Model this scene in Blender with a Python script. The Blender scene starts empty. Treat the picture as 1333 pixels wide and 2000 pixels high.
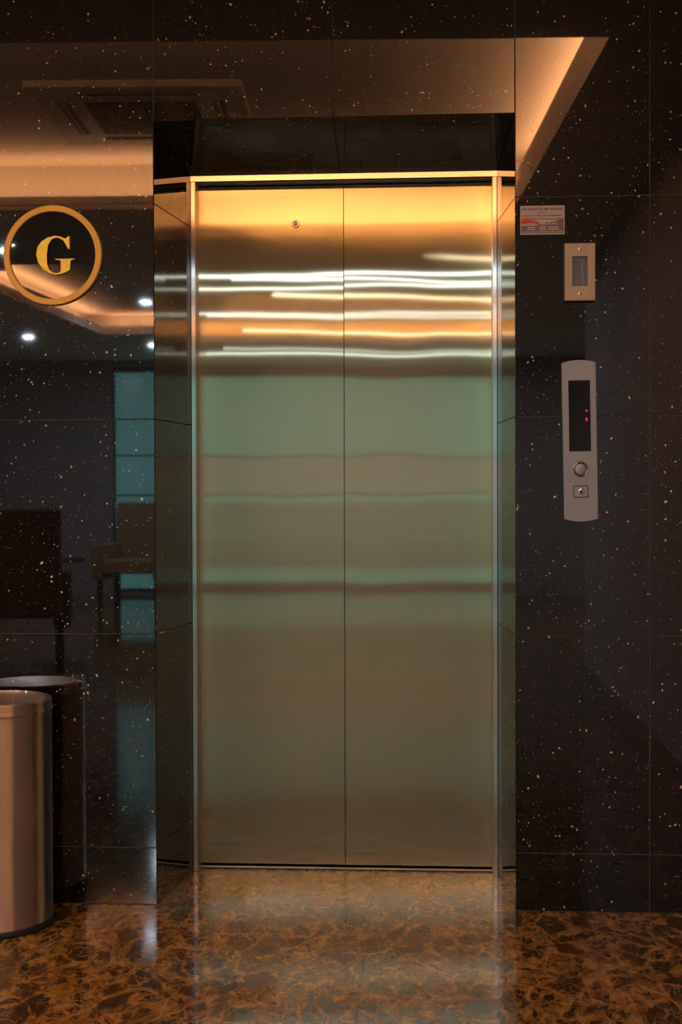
import bpy, bmesh, math, random
from mathutils import Vector, Matrix
random.seed(7)
S = bpy.context.scene
COL = S.collection

# ---------------------------------------------------------------- camera
F_PX, YAW, PITCH, ROLL = 2600.0, 0.0636, -0.0132, -0.003
CAM = Vector((0.7541, -3.6763, 1.1483))
def cam_axes():
    c, s = math.cos(YAW), math.sin(YAW)
    A = Matrix(((c, s, 0), (-s, c, 0), (0, 0, 1)))
    c, s = math.cos(PITCH), math.sin(PITCH)
    B = Matrix(((1, 0, 0), (0, c, s), (0, -s, c)))
    c, s = math.cos(ROLL), math.sin(ROLL)
    R = Matrix(((c, 0, s), (0, 1, 0), (-s, 0, c)))
    return R @ B @ A
_M = cam_axes()
right, fwd, up = Vector(_M[0]), Vector(_M[1]), Vector(_M[2])
cd = bpy.data.cameras.new('camera')
cam = bpy.data.objects.new('camera', cd)
COL.objects.link(cam)
m = Matrix((right, up, -fwd)).transposed().to_4x4()
m.translation = CAM
cam.matrix_world = m
cd.sensor_fit = 'VERTICAL'
cd.sensor_height = 36.0
cd.lens = F_PX / 2000.0 * 36.0
cd.clip_start = 0.05
S.camera = cam

# ---------------------------------------------------------------- world, exposure
w = bpy.data.worlds.new('world'); S.world = w; w.use_nodes = True
w.node_tree.nodes['Background'].inputs[0].default_value = (0.5, 0.45, 0.45, 1)
w.node_tree.nodes['Background'].inputs[1].default_value = 0.0
vs = S.view_settings
vs.view_transform = 'Standard'; vs.look = 'None'; vs.gamma = 1.0; vs.use_curve_mapping = False
vs.exposure = 0.22
S.cycles.max_bounces = 4
S.cycles.diffuse_bounces = 2
S.cycles.glossy_bounces = 3
S.cycles.caustics_reflective = True
S.cycles.caustics_refractive = False
S.cycles.sample_clamp_indirect = 6.0
S.cycles.use_denoising = True
S.cycles.use_adaptive_sampling = True
S.cycles.adaptive_threshold = 0.04

# ---------------------------------------------------------------- material helpers
class NT:
    def __init__(s, name):
        s.m = bpy.data.materials.new(name); s.m.use_nodes = True
        s.t = s.m.node_tree; s.t.nodes.clear()
        s.out = s.n('ShaderNodeOutputMaterial')
    def n(s, typ, **kw):
        nd = s.t.nodes.new(typ)
        for k, v in kw.items(): setattr(nd, k, v)
        return nd
    def l(s, a, b): s.t.links.new(a, b)
    def val(s, sock, v):
        if hasattr(v, 'is_linked') or isinstance(v, bpy.types.NodeSocket): s.l(v, sock)
        else: sock.default_value = v
    def math(s, op, a, b=0.0, clamp=False):
        nd = s.n('ShaderNodeMath', operation=op, use_clamp=clamp)
        s.val(nd.inputs[0], a); s.val(nd.inputs[1], b)
        return nd.outputs[0]
    def ramp(s, fac, stops, interp='LINEAR'):
        nd = s.n('ShaderNodeValToRGB'); cr = nd.color_ramp; cr.interpolation = interp
        while len(cr.elements) < len(stops): cr.elements.new(0.5)
        for e, (p, c) in zip(cr.elements, stops):
            e.position = p; e.color = (*c, 1) if len(c) == 3 else c
        s.l(fac, nd.inputs[0]); return nd.outputs[0]
    def mixc(s, fac, a, b):
        nd = s.n('ShaderNodeMix', data_type='RGBA')
        s.val(nd.inputs[0], fac)
        s.val(nd.inputs[6], a if not isinstance(a, tuple) else (*a, 1))
        s.val(nd.inputs[7], b if not isinstance(b, tuple) else (*b, 1))
        return nd.outputs[2]
    def noise(s, vec, scale, detail=2.0, rough=0.5, dist=0.0):
        nd = s.n('ShaderNodeTexNoise')
        if vec is not None: s.l(vec, nd.inputs['Vector'])
        nd.inputs['Scale'].default_value = scale; nd.inputs['Detail'].default_value = detail
        nd.inputs['Roughness'].default_value = rough; nd.inputs['Distortion'].default_value = dist
        return nd
    def vor(s, vec, scale, feature='F1', rnd=1.0):
        nd = s.n('ShaderNodeTexVoronoi', feature=feature)
        if vec is not None: s.l(vec, nd.inputs['Vector'])
        nd.inputs['Scale'].default_value = scale; nd.inputs['Randomness'].default_value = rnd
        return nd
    def pos(s): return s.n('ShaderNodeNewGeometry').outputs['Position']
    def mapping(s, vec, scale=(1, 1, 1), loc=(0, 0, 0)):
        nd = s.n('ShaderNodeMapping'); s.l(vec, nd.inputs[0])
        nd.inputs['Location'].default_value = loc
        nd.inputs['Scale'].default_value = scale; return nd.outputs[0]

def simple(name, col, rough=0.5, metal=0.0, ior=1.45, emit=None, estr=0.0, grain=0.06, gscale=40):
    t = NT(name); p = t.n('ShaderNodeBsdfPrincipled')
    nz = t.noise(t.pos(), gscale, 3.0)
    c = t.mixc(nz.outputs[0], tuple(x * (1 - grain) for x in col), tuple(min(1, x * (1 + grain)) for x in col))
    t.l(c, p.inputs['Base Color'])
    p.inputs['Roughness'].default_value = rough; p.inputs['Metallic'].default_value = metal
    p.inputs['IOR'].default_value = ior
    if emit:
        p.inputs['Emission Color'].default_value = (*emit, 1); p.inputs['Emission Strength'].default_value = estr
    t.l(p.outputs[0], t.out.inputs[0])
    return t.m

def granite():
    t = NT('black_galaxy_granite'); p = t.n('ShaderNodeBsdfPrincipled')
    P = t.pos()
    base = t.ramp(t.noise(P, 14, 6, 0.7).outputs[0], [(0.3, (0.0020, 0.0015, 0.0014)), (0.7, (0.0062, 0.0046, 0.0040))])
    warp = t.n('ShaderNodeVectorMath', operation='MULTIPLY_ADD')
    t.l(t.noise(P, 30, 2).outputs['Color'], warp.inputs[0]); warp.inputs[1].default_value = (0.02,) * 3
    t.l(P, warp.inputs[2])
    clus = t.math('MULTIPLY', t.math('SUBTRACT', t.noise(P, 7.0, 3.0, 0.6).outputs[0], 0.36), 2.6, True)
    clus2 = t.math('MULTIPLY', t.math('SUBTRACT', t.noise(P, 4.0, 2.0, 0.6).outputs[0], 0.30), 2.2, True)
    cur = base
    for sc, r0, prob, cl, ca, cb in ((70, 0.21, 0.20, clus, (0.78, 0.52, 0.24), (0.74, 0.68, 0.62)),
                                     (125, 0.27, 0.26, clus, (0.60, 0.42, 0.22), (0.56, 0.54, 0.51)),
                                     (240, 0.31, 0.22, clus2, (0.28, 0.16, 0.08), (0.22, 0.21, 0.19))):
        v = t.vor(warp.outputs[0], sc)
        sep = t.n('ShaderNodeSeparateColor'); t.l(v.outputs['Color'], sep.inputs[0])
        pick = t.math('LESS_THAN', sep.outputs[0], t.math('MULTIPLY', cl, prob))
        rad = t.math('MULTIPLY', t.math('ADD', sep.outputs[1], 0.35), r0)
        dot = t.math('MULTIPLY', t.math('SUBTRACT', rad, v.outputs['Distance']), 14.0, True)
        fac = t.math('MULTIPLY', t.math('MULTIPLY', pick, dot), t.math('ADD', sep.outputs[1], 0.3), True)
        cur = t.mixc(fac, cur, t.mixc(sep.outputs[2], ca, cb))
    t.l(cur, p.inputs['Base Color'])
    p.inputs['Roughness'].default_value = 0.022
    p.inputs['IOR'].default_value = 1.75
    g = t.n('ShaderNodeBsdfGlossy'); g.inputs['Roughness'].default_value = 0.26
    g.inputs['Color'].default_value = (0.5, 0.48, 0.46, 1)
    mx = t.n('ShaderNodeMixShader'); mx.inputs[0].default_value = 0.007
    t.l(p.outputs[0], mx.inputs[1]); t.l(g.outputs[0], mx.inputs[2])
    t.l(mx.outputs[0], t.out.inputs[0])
    return t.m

def marble():
    t = NT('brown_emperador_marble'); p = t.n('ShaderNodeBsdfPrincipled')
    P = t.mapping(t.pos(), (1.0, 0.62, 1.0))
    def warp(vec, sc, amt, det=3):
        wv = t.n('ShaderNodeVectorMath', operation='MULTIPLY_ADD')
        t.l(t.noise(vec, sc, det, 0.6).outputs['Color'], wv.inputs[0]); wv.inputs[1].default_value = (amt, amt, 0.0)
        t.l(vec, wv.inputs[2]); return wv.outputs[0]
    W = warp(warp(P, 4.0, 0.12), 14.0, 0.05, 3)
    F = warp(W, 45.0, 0.026, 4)
    def sep(v):
        q = t.n('ShaderNodeSeparateColor'); t.l(v, q.inputs[0]); return q
    big = t.vor(F, 15.0); bigE = t.vor(F, 15.0, 'DISTANCE_TO_EDGE')
    med = t.vor(F, 40.0); medE = t.vor(F, 40.0, 'DISTANCE_TO_EDGE')
    fine = t.vor(F, 62.0, 'DISTANCE_TO_EDGE')
    cloud = t.ramp(t.noise(P, 4.5, 3, 0.55).outputs[0], [(0.35, (0, 0, 0)), (0.65, (1, 1, 1))])
    mott = t.noise(F, 34.0, 5, 0.80).outputs[0]
    ground = t.ramp(mott, [(0.30, (0.030, 0.012, 0.003)), (0.45, (0.13, 0.060, 0.011)), (0.57, (0.30, 0.160, 0.030)), (0.72, (0.52, 0.320, 0.095))])
    # dark clasts: picked big and medium cells, eaten away at the edge
    d1 = t.math('MULTIPLY', t.math('GREATER_THAN', sep(big.outputs['Color']).outputs[0], 0.42), t.ramp(bigE.outputs['Distance'], [(0.06, (0, 0, 0)), (0.14, (1, 1, 1))]))
    d2 = t.math('MULTIPLY', t.math('GREATER_THAN', sep(med.outputs['Color']).outputs[0], 0.50), t.ramp(medE.outputs['Distance'], [(0.05, (0, 0, 0)), (0.14, (1, 1, 1))]))
    dk = t.math('MAXIMUM', t.math('MULTIPLY', d1, 0.93), t.math('MULTIPLY', d2, 0.85))
    dk = t.math('MULTIPLY', dk, t.math('SUBTRACT', 1.0, t.math('MULTIPLY', cloud, 0.25)))
    clast = t.ramp(mott, [(0.35, (0.008, 0.0035, 0.0015)), (0.65, (0.042, 0.016, 0.0045))])
    c = t.mixc(dk, ground, clast)
    # fine golden veins
    v1 = t.ramp(bigE.outputs['Distance'], [(0.0, (1, 1, 1)), (0.03, (0.4, 0.4, 0.4)), (0.07, (0, 0, 0))])
    v2 = t.ramp(fine.outputs['Distance'], [(0.0, (1, 1, 1)), (0.10, (0, 0, 0))])
    gate = t.ramp(t.noise(P, 12.0, 3, 0.6).outputs[0], [(0.42, (0, 0, 0)), (0.58, (1, 1, 1))])
    c = t.mixc(t.math('MULTIPLY', v2, t.math('ADD', t.math('MULTIPLY', gate, 0.5), 0.08), True), c, (0.42, 0.24, 0.065))
    c = t.mixc(t.math('MULTIPLY', v1, t.math('MULTIPLY', gate, 0.6), True), c, (0.50, 0.27, 0.09))
    t.l(c, p.inputs['Base Color'])
    p.inputs['Roughness'].default_value = 0.085; p.inputs['IOR'].default_value = 1.5
    t.l(p.outputs[0], t.out.inputs[0])
    return t.m

def brushed(name, col, rough, aniso, mode='vertical', wob=0.0, streak=0.05, soft=0.0):
    """brushed stainless: scratches run along the tangent, the lobe opens across them"""
    t = NT(name); g = t.n('ShaderNodeBsdfAnisotropic')
    P = t.pos()
    if mode == 'vertical':
        st = t.mapping(P, (420, 420, 2.5))
    else:
        st = t.mapping(P, (3, 3, 420))
    nz = t.noise(st, 1.0, 3, 0.6)
    wear = t.noise(t.mapping(P, (3, 3, 1.2)), 2.0, 3, 0.6)
    f = t.math('ADD', t.math('MULTIPLY', nz.outputs[0], 0.6), t.math('MULTIPLY', wear.outputs[0], 0.4))
    c = t.mixc(f, tuple(x * (1 - streak * 2) for x in col), tuple(min(1, x * (1 + streak * 2)) for x in col))
    t.l(c, g.inputs['Color'])
    g.inputs['Roughness'].default_value = rough
    g.inputs['Anisotropy'].default_value = aniso
    if mode == 'vertical':
        cx = t.n('ShaderNodeCombineXYZ'); cx.inputs[2].default_value = 1.0
        t.l(cx.outputs[0], g.inputs['Tangent'])
    elif mode == 'around':
        geo = t.n('ShaderNodeNewGeometry')
        cr = t.n('ShaderNodeVectorMath', operation='CROSS_PRODUCT')
        t.l(geo.outputs['True Normal'], cr.inputs[0]); cr.inputs[1].default_value = (0, 0.02, 1)
        t.l(cr.outputs[0], g.inputs['Tangent'])
    elif mode == 'horizontal':
        cx = t.n('ShaderNodeCombineXYZ'); cx.inputs[0].default_value = 1.0
        t.l(cx.outputs[0], g.inputs['Tangent'])
    if wob > 0:
        b = t.n('ShaderNodeBump'); b.inputs['Strength'].default_value = 1.0
        b.inputs['Distance'].default_value = wob
        sh_ = t.n('ShaderNodeVectorMath', operation='ADD'); t.l(t.mapping(P, (3.0, 1, 2.6)), sh_.inputs[0])
        oi = t.n('ShaderNodeObjectInfo'); k_ = t.n('ShaderNodeCombineXYZ'); t.l(t.math('MULTIPLY', oi.outputs['Random'], 40.0), k_.inputs[1])
        t.l(k_.outputs[0], sh_.inputs[1])
        t.l(t.noise(sh_.outputs[0], 1.0, 1.0, 0.4).outputs[0], b.inputs['Height'])
        t.l(b.outputs[0], g.inputs['Normal'])
    sh = g.outputs[0]
    if soft > 0:
        d = t.n('ShaderNodeBsdfDiffuse'); d.inputs[0].default_value = (*col, 1)
        mx = t.n('ShaderNodeMixShader'); mx.inputs[0].default_value = soft
        t.l(sh, mx.inputs[1]); t.l(d.outputs[0], mx.inputs[2]); sh = mx.outputs[0]
    t.l(sh, t.out.inputs[0])
    return t.m

MAT = {}
MAT['granite'] = granite()
MAT['marble'] = marble()
MAT['door'] = brushed('brushed_door_steel', (0.72, 0.65, 0.41), 0.15, 0.945, 'vertical', wob=0.0007, streak=0.04, soft=0.05)
MAT['frame'] = brushed('frame_steel', (0.80, 0.74, 0.62), 0.20, 0.85, 'vertical', soft=0.08)
MAT['head'] = brushed('head_trim_steel', (0.80, 0.72, 0.56), 0.35, 0.5, 'horizontal', soft=0.15)
MAT['bin'] = brushed('bin_brushed_steel', (0.78, 0.70, 0.64), 0.22, 0.94, 'around', streak=0.05, soft=0.04)
MAT['bin_lid'] = brushed('bin_lid_steel', (0.72, 0.64, 0.56), 0.22, 0.4, 'horizontal', streak=0.012, soft=0.04)
MAT['grout'] = simple('grout', (0.10, 0.085, 0.075), 0.8)
MAT['backing'] = simple('mortar_bed', (0.035, 0.028, 0.024), 0.9)
MAT['black'] = simple('black_gap', (0.004, 0.004, 0.004), 0.6)
MAT['rubber'] = simple('black_rubber', (0.010, 0.010, 0.011), 0.55)
MAT['gold'] = simple('gold_ring', (0.90, 0.53, 0.085), 0.42, 0.1)
MAT['gold_leaf'] = simple('gold_letter', (0.80, 0.56, 0.03), 0.30, 0.35, grain=0.25, gscale=70)
MAT['acrylic'] = simple('black_acrylic', (0.003, 0.003, 0.003), 0.012, 0.0, 1.72)
MAT['panel'] = simple('anodised_aluminium', (0.34, 0.365, 0.39), 0.42, 0.4, grain=0.05, gscale=300)
MAT['screen'] = simple('smoked_screen', (0.008, 0.007, 0.008), 0.10)
MAT['chrome'] = simple('chrome', (0.75, 0.70, 0.66), 0.12, 1.0)
MAT['led'] = simple('red_led', (0.5, 0.01, 0.04), 0.4, emit=(0.75, 0.0, 0.04), estr=1.0)
MAT['beige'] = simple('beige_plastic', (0.58, 0.47, 0.34), 0.38)
MAT['grey_in'] = simple('grey_switch', (0.36, 0.35, 0.40), 0.45)
MAT['white_lever'] = simple('pale_lever', (0.55, 0.52, 0.50), 0.4)
MAT['plq'] = simple('notice_white', (0.62, 0.56, 0.56), 0.4)
MAT['plq_red'] = simple('notice_red', (0.62, 0.055, 0.02), 0.4)
MAT['plq_orange'] = simple('notice_orange', (0.70, 0.16, 0.03), 0.4)
MAT['plq_grey'] = simple('notice_grey', (0.20, 0.14, 0.12), 0.4)
MAT['ink'] = simple('ink', (0.055, 0.045, 0.05), 0.5)
MAT['ink_red'] = simple('ink_red', (0.36, 0.05, 0.06), 0.5)
MAT['ink_white'] = simple('ink_white', (0.60, 0.52, 0.50), 0.5)
MAT['ceil'] = simple('ceiling_paint', (0.74, 0.68, 0.60), 0.8)
MAT['lobby_wall'] = simple('lobby_wall_paint', (0.42, 0.36, 0.36), 0.7)
MAT['ac'] = simple('cassette_white', (0.62, 0.58, 0.50), 0.5)
MAT['ac_dark'] = simple('cassette_grille', (0.05, 0.035, 0.03), 0.6)
MAT['white_paint'] = simple('white_trim', (0.75, 0.74, 0.72), 0.4)
MAT['lens'] = simple('lamp_lens', (0.9, 0.9, 0.9), 0.4, emit=(0.68, 0.83, 1.0), estr=950.0)
MAT['lens_fill'] = simple('fill_lamp_lens', (0.9, 0.9, 0.9), 0.4, emit=(1.0, 0.88, 0.76), estr=270.0)  # glow of the added fill lamps, not of a known fitting
MAT['win_frame'] = simple('window_frame', (0.03, 0.05, 0.045), 0.5)
MAT['chair_tan'] = simple('tan_upholstery', (0.34, 0.22, 0.12), 0.8)
MAT['chair_brown'] = simple('brown_upholstery', (0.12, 0.055, 0.025), 0.8)
MAT['wood'] = simple('dark_wood', (0.02, 0.012, 0.008), 0.35)
def pane_mat(name, ca, cb, e):
    t = NT(name); p = t.n('ShaderNodeBsdfPrincipled')
    p.inputs['Base Color'].default_value = (0.05, 0.12, 0.11, 1); p.inputs['Roughness'].default_value = 0.15
    n = t.noise(t.mapping(t.pos(), (0.8, 1, 0.5)), 2.0, 3)
    c = t.ramp(n.outputs[0], [(0.3, ca), (0.7, cb)])
    t.l(c, p.inputs['Emission Color']); p.inputs['Emission Strength'].default_value = e
    t.l(p.outputs[0], t.out.inputs[0]); return t.m
MAT['pane'] = pane_mat('teal_lit_pane', (0.19, 0.58, 0.56), (0.33, 0.82, 0.84), 1.1)
MAT['pane_film'] = pane_mat('frosted_film_pane', (0.42, 0.42, 0.40), (0.52, 0.55, 0.53), 1.0)

# ---------------------------------------------------------------- mesh helpers
def link(name, me, mat, parent=None):
    o = bpy.data.objects.new(name, me); COL.objects.link(o)
    if mat is not None:
        me.materials.clear(); me.materials.append(mat if not isinstance(mat, str) else MAT[mat])
    if parent is not None: o.parent = parent
    return o
def bm_obj(name, bm, mat, parent=None, smooth=False):
    bmesh.ops.recalc_face_normals(bm, faces=bm.faces)
    me = bpy.data.meshes.new(name); bm.to_mesh(me); bm.free()
    if smooth:
        for p in me.polygons: p.use_smooth = True
        me.set_sharp_from_angle(angle=math.radians(35))
    return link(name, me, mat, parent)
def add_box(bm, x0, x1, y0, y1, z0, z1):
    vs = [bm.verts.new(c) for c in ((x0,y0,z0),(x1,y0,z0),(x1,y1,z0),(x0,y1,z0),(x0,y0,z1),(x1,y0,z1),(x1,y1,z1),(x0,y1,z1))]
    for f in ((0,1,2,3),(4,5,6,7),(0,1,5,4),(1,2,6,5),(2,3,7,6),(3,0,4,7)): bm.faces.new([vs[i] for i in f])
    return vs
def add_hexa(bm, pts):
    vs = [bm.verts.new(c) for c in pts]
    for f in ((0,1,2,3),(4,5,6,7),(0,1,5,4),(1,2,6,5),(2,3,7,6),(3,0,4,7)): bm.faces.new([vs[i] for i in f])
    return vs
def bevel(bm, w, seg=1):
    bmesh.ops.bevel(bm, geom=list(bm.edges), offset=w, segments=seg, affect='EDGES', profile=0.7)
def box(name, b, mat, parent=None, bev=0.0, seg=1):
    bm = bmesh.new(); add_box(bm, *b)
    if bev: bevel(bm, bev, seg)
    return bm_obj(name, bm, mat, parent, smooth=bev > 0 and seg > 1)
def prism(name, pts, y0, y1, mat, parent=None, bev=0.0):
    """polygon in x,z extruded from y0 (front) to y1"""
    bm = bmesh.new()
    a = [bm.verts.new((x, y0, z)) for x, z in pts]; b = [bm.verts.new((x, y1, z)) for x, z in pts]
    n = len(pts)
    f0 = bm.faces.new(a); f1 = bm.faces.new(b[::-1])
    for i in range(n): bm.faces.new((a[i], a[(i+1) % n], b[(i+1) % n], b[i]))
    if bev: bmesh.ops.bevel(bm, geom=list(f0.edges), offset=bev, segments=1, affect='EDGES')
    big = [f for f in bm.faces if len(f.verts) > 4]
    bmesh.ops.triangulate(bm, faces=big)
    return bm_obj(name, bm, mat, parent)
def lathe(name, prof, mat, parent=None, seg=64, axis='Z', close=False):
    """profile of (radius, height); axis Z, or Y (height becomes -y, towards the room)"""
    bm = bmesh.new(); rings = []
    for r, h in prof:
        if r < 1e-6:
            rings.append([bm.verts.new((0, 0, h) if axis == 'Z' else (0, -h, 0))])
        else:
            ring = []
            for i in range(seg):
                a = 2 * math.pi * i / seg
                ring.append(bm.verts.new((r*math.cos(a), r*math.sin(a), h) if axis == 'Z' else (r*math.cos(a), -h, r*math.sin(a))))
            rings.append(ring)
    pairs = list(zip(rings, rings[1:])) + ([(rings[-1], rings[0])] if close else [])
    for A, B in pairs:
        if len(A) == 1 and len(B) == 1: continue
        for i in range(seg):
            j = (i+1) % seg
            if len(A) == 1: bm.faces.new((A[0], B[i], B[j]))
            elif len(B) == 1: bm.faces.new((A[i], A[j], B[0]))
            else: bm.faces.new((A[i], A[j], B[j], B[i]))
    return bm_obj(name, bm, mat, parent, smooth=True)
def thing(name, label, cat, loc=(0, 0, 0), rotz=0.0, group=None):
    o = bpy.data.objects.new(name, None); COL.objects.link(o); o.empty_display_size = 0.1
    o.location = loc; o.rotation_euler = (0, 0, rotz)
    return tag(o, label, cat, group)
def tag(o, label, cat, group=None):
    o['label'] = label; o['category'] = cat
    if group: o['group'] = group
    return o
def struct(o, label=None, cat=None):
    o['kind'] = 'structure'
    if label: o['label'] = label
    if cat: o['category'] = cat
    return o

# ---------------------------------------------------------------- lift wall (front face at y = 0)
Z_J = [0.0, 0.16, 0.76, 1.36, 1.96, 2.56, 2.70]
DEP = 0.3313                                   # depth of the splayed reveal
XL, XR = 0.0445, 0.9688                        # back edges of the reveal
HEAD0, HEAD1 = 2.189, 2.113                    # soffit height at the front and at the back
# backing of the wall left of the opening, right of it and above it; wedges carry the splayed reveal
bm = bmesh.new()
add_box(bm, -2.4, -0.003, 0.0015, 0.47, 0, 2.7)
add_hexa(bm, ((-0.003,0.003,0),(XL-0.002,DEP,0),(XL-0.002,0.47,0),(-0.003,0.47,0),(-0.003,0.003,2.10),(XL-0.002,DEP,2.10),(XL-0.002,0.47,2.10),(-0.003,0.47,2.10)))
wall_l = struct(bm_obj('wall_front_left', bm, 'grout'), 'polished black speckled granite wall left of the lift doors', 'wall')
bm = bmesh.new()
add_box(bm, 1.003, 1.84, 0.0015, 0.47, 0, 2.7)
add_hexa(bm, ((1.003,0.003,0),(XR+0.002,DEP,0),(XR+0.002,0.47,0),(1.003,0.47,0),(1.003,0.003,2.10),(XR+0.002,DEP,2.10),(XR+0.002,0.47,2.10),(1.003,0.47,2.10)))
wall_r = struct(bm_obj('wall_front_right', bm, 'grout'), 'polished black speckled granite wall right of the lift doors', 'wall')
bm = bmesh.new()
add_hexa(bm, ((-0.003,0.0015,HEAD0+0.003),(1.003,0.0015,HEAD0+0.003),(1.003,0.0015,2.7),(-0.003,0.0015,2.7),
              (-0.003,0.47,HEAD1+0.004),(1.003,0.47,HEAD1+0.004),(1.003,0.47,2.7),(-0.003,0.47,2.7)))
wall_h = struct(bm_obj('wall_front_head', bm, 'grout'), 'polished black speckled granite above the lift doors', 'wall')
G = 0.0011
def tile(x0, x1, z0, z1, tilt=(0, 0)):
    bm = bmesh.new(); hx, hz = (x1-x0)/2 - G, (z1-z0)/2 - G
    add_box(bm, -hx, hx, 0, 0.012, -hz, hz); bevel(bm, 0.0009)
    cx_ = (x0+x1)/2
    o = bm_obj('granite_tile', bm, 'granite', wall_l if cx_ < 0 else wall_r if cx_ > 1 else wall_h)
    o.location = ((x0+x1)/2, -abs(tilt[0])*hx*0 - 0.0, (z0+z1)/2)
    o.rotation_euler = (tilt[1], 0, tilt[0])
    return o
def rt(): return (random.uniform(-1, 1) * 0.0008, random.uniform(-1, 1) * 0.0008)
for i in range(len(Z_J)-1):
    for x0, x1 in ((-2.4, -1.8), (-1.8, -1.2), (-1.2, -0.6), (-0.6, 0.0), (1.0, 1.364), (1.364, 1.84)):
        tile(x0, x1, Z_J[i], Z_J[i+1], rt())
tile(0.0, 0.5, HEAD0, 2.56, (0.000, 0))
tile(0.5, 1.0, HEAD0, 2.56, (0.004, 0.0))
tile(0.0, 0.5, 2.56, 2.70)
tile(0.5, 1.0, 2.56, 2.70)
def slab(name, quad, n, th, mat, parent):
    """flat piece: quad of 4 points, thickness th along -n (away from the viewer)"""
    bm = bmesh.new(); q = [Vector(p) for p in quad]; c = sum(q, Vector()) / 4
    q = [p + (c - p).normalized() * G for p in q]
    add_hexa(bm, [tuple(p) for p in q] + [tuple(p - Vector(n).normalized() * th) for p in q])
    bevel(bm, 0.0008)
    return bm_obj(name, bm, mat, parent)
for i in range(len(Z_J)-1):
    z0, z1 = Z_J[i], Z_J[i+1]
    if z0 > HEAD1: continue
    def zt(y): return min(z1, HEAD0 + (HEAD1 - HEAD0) * y / DEP)
    ya = 0.001
    slab('granite_tile', ((0.0, ya, z0), (XL, DEP, z0), (XL, DEP, zt(DEP)), (0.0, ya, zt(ya))), (DEP, -XL, 0), 0.012, 'granite', wall_l)
    slab('granite_tile', ((1.0, ya, z0), (XR, DEP, z0), (XR, DEP, zt(DEP)), (1.0, ya, zt(ya))), (-DEP, -(1-XR), 0), 0.012, 'granite', wall_r)
sn = (0, -(HEAD0-HEAD1), -DEP)
slab('granite_tile', ((0.0, 0.001, HEAD0), (0.5, 0.001, HEAD0), (0.5, DEP, HEAD1), (XL, DEP, HEAD1)), sn, 0.012, 'granite', wall_h)
slab('granite_tile', ((0.5, 0.001, HEAD0), (1.0, 0.001, HEAD0), (XR, DEP, HEAD1), (0.5, DEP, HEAD1)), sn, 0.012, 'granite', wall_h)

# ---------------------------------------------------------------- floor
bm = bmesh.new()
add_box(bm, -4.6, 4.2, -11.6, 0.372, -0.06, -0.0012)
floor = struct(bm_obj('floor', bm, 'grout'), 'polished dark brown marble lobby floor with golden veins', 'floor')
xs = [-4.6, -4.2, -3.0, -1.8, -0.6, 0.6, 1.8, 3.0, 4.2]
ys = [0.372, 0.0, -1.2, -2.4, -3.6, -4.8, -6.0, -7.2, -8.4, -9.6, -11.6]
for i in range(len(xs)-1):
    for j in range(len(ys)-1):
        x0, x1, y1, y0 = xs[i], xs[i+1], ys[j], ys[j+1]
        if j == 0:
            x0, x1 = max(x0, -0.05), min(x1, 1.05)
            if x1 <= x0: continue
        bm = bmesh.new(); add_box(bm, x0+0.0007, x1-0.0007, y0+0.0007, y1-0.0007, -0.03, 0.0)
        bm_obj('marble_slab', bm, 'marble', floor)

# ---------------------------------------------------------------- lift entrance
lift = thing('lift_entrance', 'closed two-leaf brushed stainless steel lift doors in a slim steel frame', 'lift', (0.505, 0.36, 0))
def ch(o, p=lift):
    o.parent = p; o.matrix_parent_inverse = Matrix.Translation(-Vector(p.location)); return o
JW = 0.0145
ch(box('jamb', (XL, XL+JW, DEP, 0.415, 0, 2.096), 'frame', None, 0.0012))
ch(box('jamb', (XR-JW, XR, DEP, 0.415, 0, 2.096), 'frame', None, 0.0012))
bm = bmesh.new(); y0, y1 = DEP, DEP - 0.00022                    # face leans slightly forward at the top
add_hexa(bm, ((XL,y0,2.0965),(XR,y0,2.0965),(XR,0.345,2.0965),(XL,0.345,2.0965),(XL,y1,HEAD1),(XR,y1,HEAD1),(XR,0.345,HEAD1),(XL,0.345,HEAD1)))
ch(bm_obj('head_trim', bm, 'frame', None))
ch(box('head_return', (XL+JW, XR-JW, 0.346, 0.415, 2.0965, 2.109), 'panel', None))
DY = 0.392
dl = ch(box('door_leaf', (0.0475, 0.5047, DY, DY+0.03, 0.010, 2.092), 'door', None, 0.0006))
dr = ch(box('door_leaf', (0.5063, 0.966, DY, DY+0.03, 0.010, 2.092), 'door', None, 0.0006))
# emergency key hole on the left leaf
kh = lathe('key_escutcheon', [(0.0046, 0.0012), (0.0048, 0.0026), (0.0070, 0.0030), (0.0112, 0.0028), (0.0122, 0.0018), (0.0124, 0.0)], 'door', dl, 40, 'Y')
kh.location = (0.358, DY, 1.976)
kd = lathe('key_hole', [(0.0, 0.0016), (0.0048, 0.0016), (0.0048, 0.0)], 'black', dl, 24, 'Y'); kd.location = (0.358, DY, 1.976)
kp = lathe('key_pin', [(0.0, 0.0032), (0.0024, 0.0031), (0.0028, 0.0024), (0.0028, 0.0)], 'door', dl, 20, 'Y'); kp.location = (0.358, DY, 1.976)
ch(box('sill', (XL, XR, 0.3725, 0.46, -0.02, 0.002), 'rubber', None))
ch(box('sill_groove', (XL+JW, XR-JW, 0.376, 0.390, 0.002, 0.0035), 'head', None))
struct(box('wall_shaft', (-0.2, 1.2, 0.47, 0.50, -0.02, 2.4), 'black'), 'dark lift shaft behind the doors', 'wall')

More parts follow.
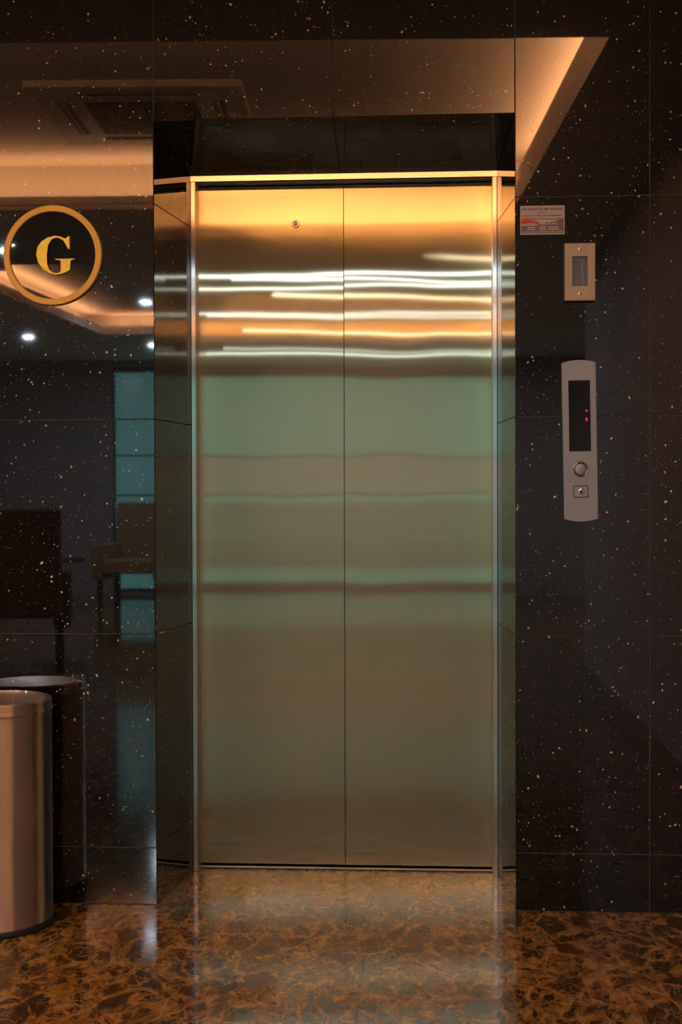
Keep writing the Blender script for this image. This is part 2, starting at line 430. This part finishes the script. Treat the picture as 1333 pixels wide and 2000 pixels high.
# ---------------------------------------------------------------- G sign
sg = thing('floor_sign', 'round black plaque with gold ring and gold letter G on the wall', 'sign', (-0.285, 0, 1.8185))
pl = lathe('plaque', [(0.0, 0.006), (0.130, 0.006), (0.130, 0.0)], 'acrylic', sg, 96, 'Y')
pl.rotation_euler = (0.004, 0, 0.0)
lathe('ring', [(0.1215, 0.0), (0.1215, 0.011), (0.1230, 0.0125), (0.1375, 0.0125), (0.1390, 0.011), (0.1390, 0.0)], 'gold', sg, 96, 'Y', True)
GP = [(822,435),(824,590),(802,592),(786,540),(755,487),(712,457),(662,446),(606,468),(565,535),(547,650),(551,760),(576,832),(620,868),(670,877),(706,866),(722,842),(722,722),(700,714),(650,712),(650,699),(880,699),(880,712),(845,714),(828,722),(828,832),(790,858),(725,882),(660,892),(580,874),(502,822),(447,742),(424,650),(440,560),(490,490),(560,447),(640,427),(704,434),(758,460),(782,468),(802,435)]
gx = [((x - 616) / 6.06 * 0.001456, -(y - 656) / 6.06 * 0.001432) for x, y in GP]
prism('letter_g', gx, -0.013, -0.006, 'gold_leaf', sg, 0.0012)

# ---------------------------------------------------------------- notice plaque
nt = thing('lift_notice', 'small white notice with red and grey waves beside the lift', 'notice', (1.014, 0, 1.8565))
NW, NH = 0.1205, 0.079
box('board', (0, NW, -0.0022, 0, 0, NH), 'plq', nt, 0.0004)
def curve_shape(name, top, bot, mat, y):
    pts = top + bot[::-1]; prism(name, pts, y, y + 0.0004, mat, nt)
tx = lambda u: (u - 95) / 1145 * NW
tz = lambda v: (860 - v) / 765 * NH
curve_shape('grey_wave', [(tx(u), tz(v)) for u, v in ((120,625),(330,622),(560,622),(700,545),(860,540),(980,520),(1100,480),(1213,425))],
            [(tx(u), tz(v)) for u, v in ((120,825),(330,825),(560,825),(700,825),(860,825),(980,825),(1100,825),(1213,825))], 'plq_grey', -0.0025)
curve_shape('red_wave', [(tx(u), tz(v)) for u, v in ((120,490),(260,480),(420,495),(540,525),(610,570))],
            [(tx(u), tz(v)) for u, v in ((120,575),(260,580),(420,596),(540,600),(610,598))], 'plq_red', -0.0027)
curve_shape('orange_wave', [(tx(u), tz(v)) for u, v in ((120,415),(200,420),(330,445),(470,480),(560,525))],
            [(tx(u), tz(v)) for u, v in ((120,492),(200,486),(330,486),(470,508),(560,536))], 'plq_orange', -0.0028)
def text(body, u0, u1, v0, v1, mat, bold=0.0):
    cu = bpy.data.curves.new('t', 'FONT'); cu.body = body; cu.size = 1.0; cu.resolution_u = 2; cu.offset = bold
    to = bpy.data.objects.new('t', cu); COL.objects.link(to)
    dg = bpy.context.evaluated_depsgraph_get(); me = bpy.data.meshes.new_from_object(to.evaluated_get(dg))
    bpy.data.objects.remove(to); bpy.data.curves.remove(cu)
    X = [v.co.x for v in me.vertices]; Y = [v.co.y for v in me.vertices]
    ax, bx, ay, by = min(X), max(X), min(Y), max(Y)
    for v in me.vertices:
        v.co = (tx(u0) + (v.co.x-ax)/(bx-ax)*(tx(u1)-tx(u0)), -0.0031, tz(v1) + (v.co.y-ay)/(by-ay)*(tz(v0)-tz(v1)))
    me.name = 'lettering'; return link('lettering', me, mat, nt)
text('KAT ELEVATOR (M) SDN BHD', 135, 1185, 155, 238, 'ink', 0.02)
text('IN CASE OF LIFT BREAKDOWN OR EMERGENCY', 150, 1185, 345, 382, 'ink_red', 0.03)
text('PLEASE CONTACT THE FOLLOWING NUMBER', 215, 1140, 428, 462, 'ink_red', 0.03)
def dashes(spans, v0, v1, mat):
    for a, b in spans: box('print_mark', (tx(a), tx(b), -0.0031, -0.0027, tz(v1), tz(v0)), mat, nt)
dashes(((545,640),(652,775)), 274, 292, 'plq_grey')
dashes(((290,390),(410,470),(640,760),(790,880),(905,1040)), 556, 596, 'ink_white')
dashes(((280,470),(600,760),(815,1085)), 655, 685, 'ink_white')
dashes(((280,480),(590,765),(815,1095)), 705, 738, 'ink_white')
dashes(((150,330),(350,560),(580,820),(850,1000),(1025,1180)), 778, 798, 'ink_white')

# ---------------------------------------------------------------- emergency switch box
sw = thing('switch_box', 'beige framed switch box with small glass window and two screws', 'switch box', (1.1735, 0, 1.7515))
HX, HZ = 0.0412, 0.0765
bm = bmesh.new()
add_box(bm, -HX+0.003, HX-0.003, -0.012, 0, -HZ+0.003, HZ-0.003); bm_obj('back_box', bm, 'beige', sw)
bm = bmesh.new()
o4 = [(-HX, -HZ), (HX, -HZ), (HX, HZ), (-HX, HZ)]; i4 = [(-0.0207, -0.0393), (0.0213, -0.0393), (0.0213, 0.0415), (-0.0207, 0.0415)]
F0 = [bm.verts.new((x, -0.021, z)) for x, z in o4]; F1 = [bm.verts.new((x, -0.021, z)) for x, z in i4]
B0 = [bm.verts.new((x, -0.012, z)) for x, z in o4]; B1 = [bm.verts.new((x, -0.012, z)) for x, z in i4]
for i in range(4):
    j = (i+1) % 4
    for q in ((F0[i], F0[j], F1[j], F1[i]), (F0[i], F0[j], B0[j], B0[i]), (F1[i], F1[j], B1[j], B1[i]), (B0[i], B0[j], B1[j], B1[i])): bm.faces.new(q)
bmesh.ops.bevel(bm, geom=[e for e in bm.edges if all(v in F0 for v in e.verts)], offset=0.0012, segments=2, affect='EDGES')
bm_obj('cover_frame', bm, 'beige', sw)
box('switch_plate', (-0.0205, 0.021, -0.0135, -0.0122, -0.039, 0.0412), 'grey_in', sw)
lv = box('lever', (-0.0022, 0.0022, -0.0165, -0.0135, -0.036, 0.034), 'white_lever', sw, 0.0006); lv.rotation_euler = (0, -0.05, 0); lv.location = (0.0085, 0, 0)
box('marking_line', (-0.0205, 0.006, -0.0139, -0.0135, 0.0255, 0.0272), 'ink_red', sw)
gl = NT('window_glass'); gt = gl.n('ShaderNodeBsdfTransparent'); gg = gl.n('ShaderNodeBsdfGlossy')
gt.inputs[0].default_value = (0.9, 0.92, 0.93, 1); gg.inputs['Roughness'].default_value = 0.04
gm = gl.n('ShaderNodeMixShader'); gm.inputs[0].default_value = 0.08
gl.l(gt.outputs[0], gm.inputs[1]); gl.l(gg.outputs[0], gm.inputs[2]); gl.l(gm.outputs[0], gl.out.inputs[0])
box('window_pane', (-0.0206, 0.0212, -0.0186, -0.0180, -0.0392, 0.0414), gl.m, sw)
for z in (0.0605, -0.0605):
    s_ = lathe('screw', [(0.0, 0.0008), (0.0030, 0.0010), (0.0044, 0.0006), (0.0048, 0.0)], 'chrome', sw, 20, 'Y'); s_.location = (0.0, -0.021, z)
    q_ = box('screw_slot', (-0.0034, 0.0034, -0.0223, -0.0216, -0.0008, 0.0008), 'black', sw); q_.location = (0, 0, z); q_.rotation_euler = (0, 0.5, 0)
box('bottom_lip', (-HX-0.001, HX+0.001, -0.022, -0.010, -HZ-0.002, -HZ-0.0002), 'beige', sw)

# ---------------------------------------------------------------- hall call panel
cp = thing('call_panel', 'tall silver lift call panel with black display and round button', 'call panel', (1.1745, 0, 1.2925))
cp.rotation_euler = (0, -0.016, 0)
hw, zt_, zb_, arc = 0.0462, 0.2125, -0.2125, 0.0075
pts = []
for i in range(13):
    t_ = -1 + i/6; pts.append((t_*hw, zb_ - arc*(1-t_*t_)))
for i in range(13):
    t_ = 1 - i/6; pts.append((t_*hw, zt_ + arc*(1-t_*t_)))
prism('faceplate', pts, -0.012, -0.001, 'panel', cp, 0.0012)
box('display_screen', (-0.0292, 0.0292, -0.0132, -0.0118, -0.0285, 0.1645), 'screen', cp, 0.0004)
ld = lathe('indicator_light', [(0.0, 0.0008), (0.0026, 0.0008), (0.0030, 0.0)], 'led', cp, 16, 'Y'); ld.location = (0.0185, -0.0132, 0.0815)
tear = []
for i in range(16):
    a = 2*math.pi*i/16; r = 0.0036; tear.append((0.0185 + r*math.cos(a)*(1 if math.sin(a) < 0 else 0.75), 0.0570 + r*math.sin(a)*(1 if math.sin(a) < 0 else 2.0)))
prism('indicator_light', tear, -0.0140, -0.0132, 'led', cp)
bt = lathe('button_ring', [(0.0172, 0.0), (0.0172, 0.0045), (0.0188, 0.0056), (0.0205, 0.0045), (0.0215, 0.0)], 'chrome', cp, 48, 'Y', True); bt.location = (0, -0.012, -0.0775)
lathe('button_gap', [(0.0, 0.0006), (0.0172, 0.0006), (0.0172, 0.0)], 'black', bt, 32, 'Y')
b2 = lathe('call_button', [(0.0, 0.0042), (0.0125, 0.0040), (0.0152, 0.0030), (0.0156, 0.0)], 'panel', cp, 48, 'Y'); b2.location = (0, -0.012, -0.0775)
kb = box('key_switch', (-0.0195, 0.0195, -0.0128, -0.0115, -0.0163, 0.0163), 'screen', cp); kb.location = (0, 0, -0.1385)
box('key_plate', (-0.0178, 0.0178, -0.0136, -0.0126, -0.0146, 0.0146), 'panel', kb, 0.0004)
kc = lathe('key_cylinder', [(0.0, 0.0022), (0.0080, 0.0022), (0.0092, 0.0014), (0.0096, 0.0)], 'chrome', kb, 32, 'Y'); kc.location = (0.0015, -0.0134, 0)
prism('key_slot', [(-0.0050, 0.0030), (0.0042, 0.0022), (0.0012, -0.0048), (-0.0014, -0.0046)], -0.0165, -0.0154, 'black', kb)

# ---------------------------------------------------------------- waste bin
bn = thing('waste_bin', 'round brushed steel waste bin standing against the granite wall', 'bin', (-0.402, -0.175, 0))
R = 0.150
lathe('body', [(0.0, 0.012), (R-0.002, 0.012), (R-0.002, 0.016), (R, 0.018), (R, 0.576), (R-0.004, 0.578)], 'bin', bn, 128)
lathe('base_ring', [(R-0.03, 0.0), (R+0.002, 0.0), (R+0.0045, 0.004), (R+0.0045, 0.012), (R+0.001, 0.017), (R-0.03, 0.017)], 'rubber', bn, 96)
lathe('lid_rim', [(R-0.006, 0.574), (R+0.003, 0.574), (R+0.0045, 0.577), (R+0.0038, 0.581), (R+0.0005, 0.584), (R, 0.600), (R-0.003, 0.604), (R-0.009, 0.605), (R-0.012, 0.602), (R-0.012, 0.574)], 'bin', bn, 128, 'Z', True)
bm = bmesh.new()
seg, rr = 64, [0.0, 0.03, 0.06, 0.09, 0.115, R-0.0135]
hgt = lambda r: 0.5965 + 0.0035 * (r/(R-0.0135))**2
c0 = bm.verts.new((0, 0, hgt(0))); prev = None
for r in rr[1:]:
    ring = [bm.verts.new((r*math.cos(2*math.pi*i/seg), r*math.sin(2*math.pi*i/seg), hgt(r))) for i in range(seg)]
    for i in range(seg):
        j = (i+1) % seg
        if prev is None: bm.faces.new((c0, ring[i], ring[j]))
        else: bm.faces.new((prev[i], prev[j], ring[j], ring[i]))
    prev = ring
low = [bm.verts.new((v.co.x, v.co.y, 0.590)) for v in prev]
for i in range(seg): bm.faces.new((prev[i], prev[(i+1) % seg], low[(i+1) % seg], low[i]))
bm_obj('swing_lid', bm, 'bin_lid', bn, True)

# ---------------------------------------------------------------- lobby shell (seen mirrored in the granite and the doors)
Z1 = 2.70
struct(box('wall_back', (-4.7, 4.3, -11.8, -11.6, 0, 3.0), 'lobby_wall'), 'far lobby wall opposite the lift, seen only as a reflection', 'wall')
struct(box('wall_left', (-4.7, -4.6, -11.6, 0.0, 0, 3.0), 'lobby_wall'), 'left lobby wall, seen only as a reflection', 'wall')
struct(box('wall_right', (1.84, 1.96, -5.5, 0.5, 0, 2.7), 'lobby_wall'), 'short side wall right of the lift, seen only as a reflection', 'wall')
struct(box('wall_corridor', (4.2, 4.3, -11.6, 0.0, 0, 3.0), 'lobby_wall'), 'corridor end wall, seen only as a reflection', 'wall')
struct(box('wall_side', (-4.6, -2.4, 0.0, 0.1, 0, 2.7), 'lobby_wall'), 'plain wall left of the granite', 'wall')
H1 = [(-2.30, -0.76), (1.38, -0.92), (1.235, -3.58), (-2.42, -3.43)]
H2 = [(-2.55, -5.40), (1.20, -5.45), (1.20, -9.12), (-2.36, -9.06)]
def grow(h, d):
    c = Vector((sum(p[0] for p in h)/4, sum(p[1] for p in h)/4))
    return [tuple(Vector(p) + Vector((d if p[0] > c.x else -d, d if p[1] > c.y else -d))) for p in h]
bm = bmesh.new()
def ring_slab(outer, hole, z0, tops):
    for i in range(4):
        j = (i+1) % 4; z1 = tops[i] if isinstance(tops, tuple) else tops
        a, b, c, d = outer[i], outer[j], hole[j], hole[i]
        add_hexa(bm, [(*p, z0) for p in (a, b, c, d)] + [(*p, z1) for p in (a, b, c, d)])
ring_slab([(-4.6, 0.0), (4.2, 0.0), (4.2, -4.4), (-4.6, -4.4)], H1, Z1, Z1 + 0.03)
ring_slab([(-4.6, -4.4), (4.2, -4.4), (4.2, -11.6), (-4.6, -11.6)], H2, Z1, Z1 + 0.03)
LOW = 2.775                                    # low lip: the lit back of the trough shows above it
TRAY = ((H1, (2.87, 2.87, LOW, 2.87), 2.99), (H2, (2.81, 2.81, LOW, LOW), 2.90))
TW = 0.20                                      # width of the light trough behind each lip
for H, lip, top in TRAY:
    ring_slab(grow(H, 0.018), H, Z1 + 0.03, lip)
    ring_slab(grow(H, TW + 0.03), grow(H, TW), Z1 + 0.03, top + 0.03)
    g_ = grow(H, TW + 0.03)
    add_hexa(bm, [(*p, top) for p in g_] + [(*p, top + 0.03) for p in g_])
struct(bm_obj('ceiling', bm, 'ceil'), 'cream lobby ceiling with two cove-lit recessed trays, seen only as a reflection', 'ceiling')

WARM = (1.0, 0.45, 0.19)
def cove(a, b, outward, power, label, lip=2.87):
    """LED channel in the trough behind a tray lip, shining up"""
    a, b = Vector((*a, 0)), Vector((*b, 0)); d = (b - a); L = d.length - 0.05; mid = (a+b)/2 + Vector((*outward, 0)) * (0.145 if lip > 2.8 else 0.075)
    t_ = thing('cove_light', label, 'cove light', (mid.x, mid.y, Z1 + 0.031), math.atan2(d.y, d.x), 'cove lights of the ceiling trays')
    side = Vector((-d.y, d.x, 0)).dot(Vector((*outward, 0)))      # + when outward lies on local +y
    box('channel', (-L/2, L/2, -0.022, 0.022, 0, max(0.004, lip - Z1 - 0.075)), 'white_paint', t_)
    li = bpy.data.lights.new('strip_light', 'AREA'); li.shape = 'RECTANGLE'; li.size = L; li.size_y = 0.03
    li.energy = power; li.color = WARM
    lo = bpy.data.objects.new('strip_light', li); COL.objects.link(lo); lo.parent = t_
    lo.location = (0, 0, max(0.008, lip - Z1 - 0.045)); lo.rotation_euler = (math.pi + math.radians(32 if lip > 2.8 else 0) * (1 if side > 0 else -1), 0, 0)
cove(H1[3], H1[2], (0, -1), 44, 'warm cove light along far side of ceiling tray nearest the lift', LOW)
cove(H1[1], H1[2], (1, 0), 50, 'warm cove light along right side of ceiling tray nearest the lift')
cove(H1[0], H1[3], (-1, 0), 50, 'warm cove light along left side of ceiling tray nearest the lift')
cove(H1[0], H1[1], (0, 1), 85, 'added warm fill light along near side of ceiling tray nearest the lift')  # near-side strip added to brighten the tray middle and far lip
cove(H2[3], H2[2], (0, -1), 50, 'warm cove light along far side of the farther ceiling tray', LOW)
cove(H2[0], H2[3], (-1, 0), 50, 'warm cove light along left side of the farther ceiling tray', LOW)
cove(H2[1], H2[2], (1, 0), 30, 'warm cove light along right side of the farther ceiling tray', 2.81)

# air conditioner cassette in the near tray
ac = thing('ceiling_air_conditioner', 'square cream ceiling cassette air conditioner mirrored in granite above the sign', 'air conditioner', (-0.57, -2.66, 2.99), -0.055)
bm = bmesh.new(); add_box(bm, -0.49, 0.49, -0.49, 0.49, -0.035, 0); bevel(bm, 0.012, 2); bm_obj('panel', bm, 'ac', ac)
gr_ = box('intake_grille', (-0.26, 0.26, -0.26, 0.26, -0.040, -0.030), 'ac_dark', ac)
for k in range(11):
    x = -0.24 + k*0.048; box('grille_bar', (x-0.004, x+0.004, -0.25, 0.25, -0.044, -0.040), 'ac_dark', gr_)
for b_ in ((-0.27, 0.27, -0.385, -0.335), (-0.27, 0.27, 0.335, 0.385), (-0.385, -0.335, -0.27, 0.27), (0.335, 0.385, -0.27, 0.27)):
    vt = box('air_outlet', (*b_, -0.038, -0.030), 'ac_dark', ac)
    if b_[1]-b_[0] > 0.1: box('louvre', (b_[0], b_[1], (b_[2]+b_[3])/2-0.006, (b_[2]+b_[3])/2+0.006, -0.042, -0.038), 'ac', vt)
    else: box('louvre', ((b_[0]+b_[1])/2-0.006, (b_[0]+b_[1])/2+0.006, b_[2], b_[3], -0.042, -0.038), 'ac', vt)

# recessed downlights, plus added fill lamps out of view
def downlight(x, Y, z, label, k=1.0, lens='lens'):
    t_ = thing('downlight', label, 'downlight', (x, -Y, z), 0, 'recessed downlights in the lobby ceiling')
    lathe('trim_ring', [(0.046, 0.0), (0.046, -0.004), (0.060, -0.006), (0.066, -0.003), (0.067, 0.0)], 'white_paint', t_, 32, 'Z', True)
    lathe('lens', [(0.0, -0.002), (0.046, -0.002)], lens, t_, 16)
    if k != 1.0: t_.scale = (k, k, 1)
    return t_
for x, Y, z, lab in ((-1.89, 4.64, Z1, 'downlight mirrored as bright spot at left edge of the G sign'),
                     (-1.78, 8.33, 2.90, 'downlight mirrored as bright spot in granite beside lift reveal'),
                     (-3.13, 9.20, Z1, 'downlight mirrored as glowing spot below the G sign'),
                     (-2.06, 10.02, Z1, 'faint downlight mirrored lowest in granite at lift reveal edge'),
                     (0.25, 4.95, Z1, 'downlight between the two trays, mirrored as highest white streak on doors'),
                     (0.55, 6.80, 2.90, 'downlight inside farther tray, mirrored as second white streak on doors'),
                     (0.10, 8.40, 2.90, 'downlight inside farther tray, mirrored as third white streak on doors'),
                     (0.40, 10.30, Z1, 'downlight near the far windows, mirrored as lowest white streak on doors')):
    downlight(x, Y, z, lab)
for x, Y, lab in ((-3.4, 1.7, 'nearest the lift wall on its left'), (-3.4, 4.6, 'left of the strip between the ceiling trays'), (-3.6, 7.2, 'left of the farther ceiling tray'),
                  (3.0, 2.2, 'in corridor behind the short side wall'), (3.0, 7.2, 'in corridor right of the farther tray'), (3.2, 9.8, 'in corridor by the far wall')):
    downlight(x, Y, Z1, 'added unseen fill lamp ' + lab, 2.2, 'lens_fill')  # unseen lamps added to raise the general brightness of the lobby

# far windows
def window(n, x0, x1, z0, z1, nx):
    f = struct(box('window_%d' % n, (x0, x1, -11.6, -11.585, z0, z1), 'win_frame'), 'tall teal lit window in the far wall, reflected in granite and doors', 'window')
    wpx = (x1-x0)/nx
    for i in range(nx):
        rows = ((z0+0.03, 1.14, 'pane'), (1.16, 1.60, 'pane_film' if i else 'pane'), (1.62, z1-0.06, 'pane'))
        for a, b, mt in rows:
            box('pane', (x0+i*wpx+0.03, x0+(i+1)*wpx-0.03, -11.585, -11.578, a, b), mt, f)
window(1, -2.86, 1.30, 0.04, 2.62, 4)

# lobby armchairs
def armchair(loc, rz, mat, label):
    t_ = thing('armchair', label, 'armchair', loc, rz, 'lobby armchairs')
    box('seat', (-0.27, 0.27, -0.26, 0.30, 0.36, 0.50), mat, t_, 0.03, 3)
    b_ = box('backrest', (-0.32, 0.32, -0.07, 0.07, 0.0, 0.70), mat, t_, 0.04, 3); b_.location = (0, -0.29, 0.38); b_.rotation_euler = (0.10, 0, 0)
    for s_ in (-1, 1):
        box('armrest', (s_*0.32-0.055, s_*0.32+0.055, -0.28, 0.30, 0.30, 0.66), mat, t_, 0.03, 3)
        for y in (-0.27, 0.25):
            box('leg', (s_*0.30-0.022, s_*0.30+0.022, y-0.022, y+0.022, 0, 0.36), 'wood', t_)
armchair((-2.20, -9.8, 0), 0.12, 'chair_tan', 'tan high-back armchair mirrored in granite beside the lift reveal')
armchair((-1.95, -4.9, 0), math.pi - 0.25, 'chair_brown', 'dark brown high-back armchair mirrored in granite above the waste bin')
armchair((-0.80, -10.2, 0), 0.05, 'chair_tan', 'tan armchair below far windows, blurred in the left door leaf')
armchair((0.65, -10.2, 0), -0.06, 'chair_tan', 'tan armchair below far windows, blurred in the right door leaf')
tb = thing('side_table', 'low dark side table mirrored between two armchairs in granite', 'table', (-2.85, -9.2, 0))
lathe('table_top', [(0.0, 0.50), (0.26, 0.50), (0.27, 0.515), (0.26, 0.53), (0.0, 0.53)], 'wood', tb, 40)
lathe('pedestal', [(0.16, 0.0), (0.15, 0.02), (0.03, 0.04), (0.03, 0.50)], 'wood', tb, 24)
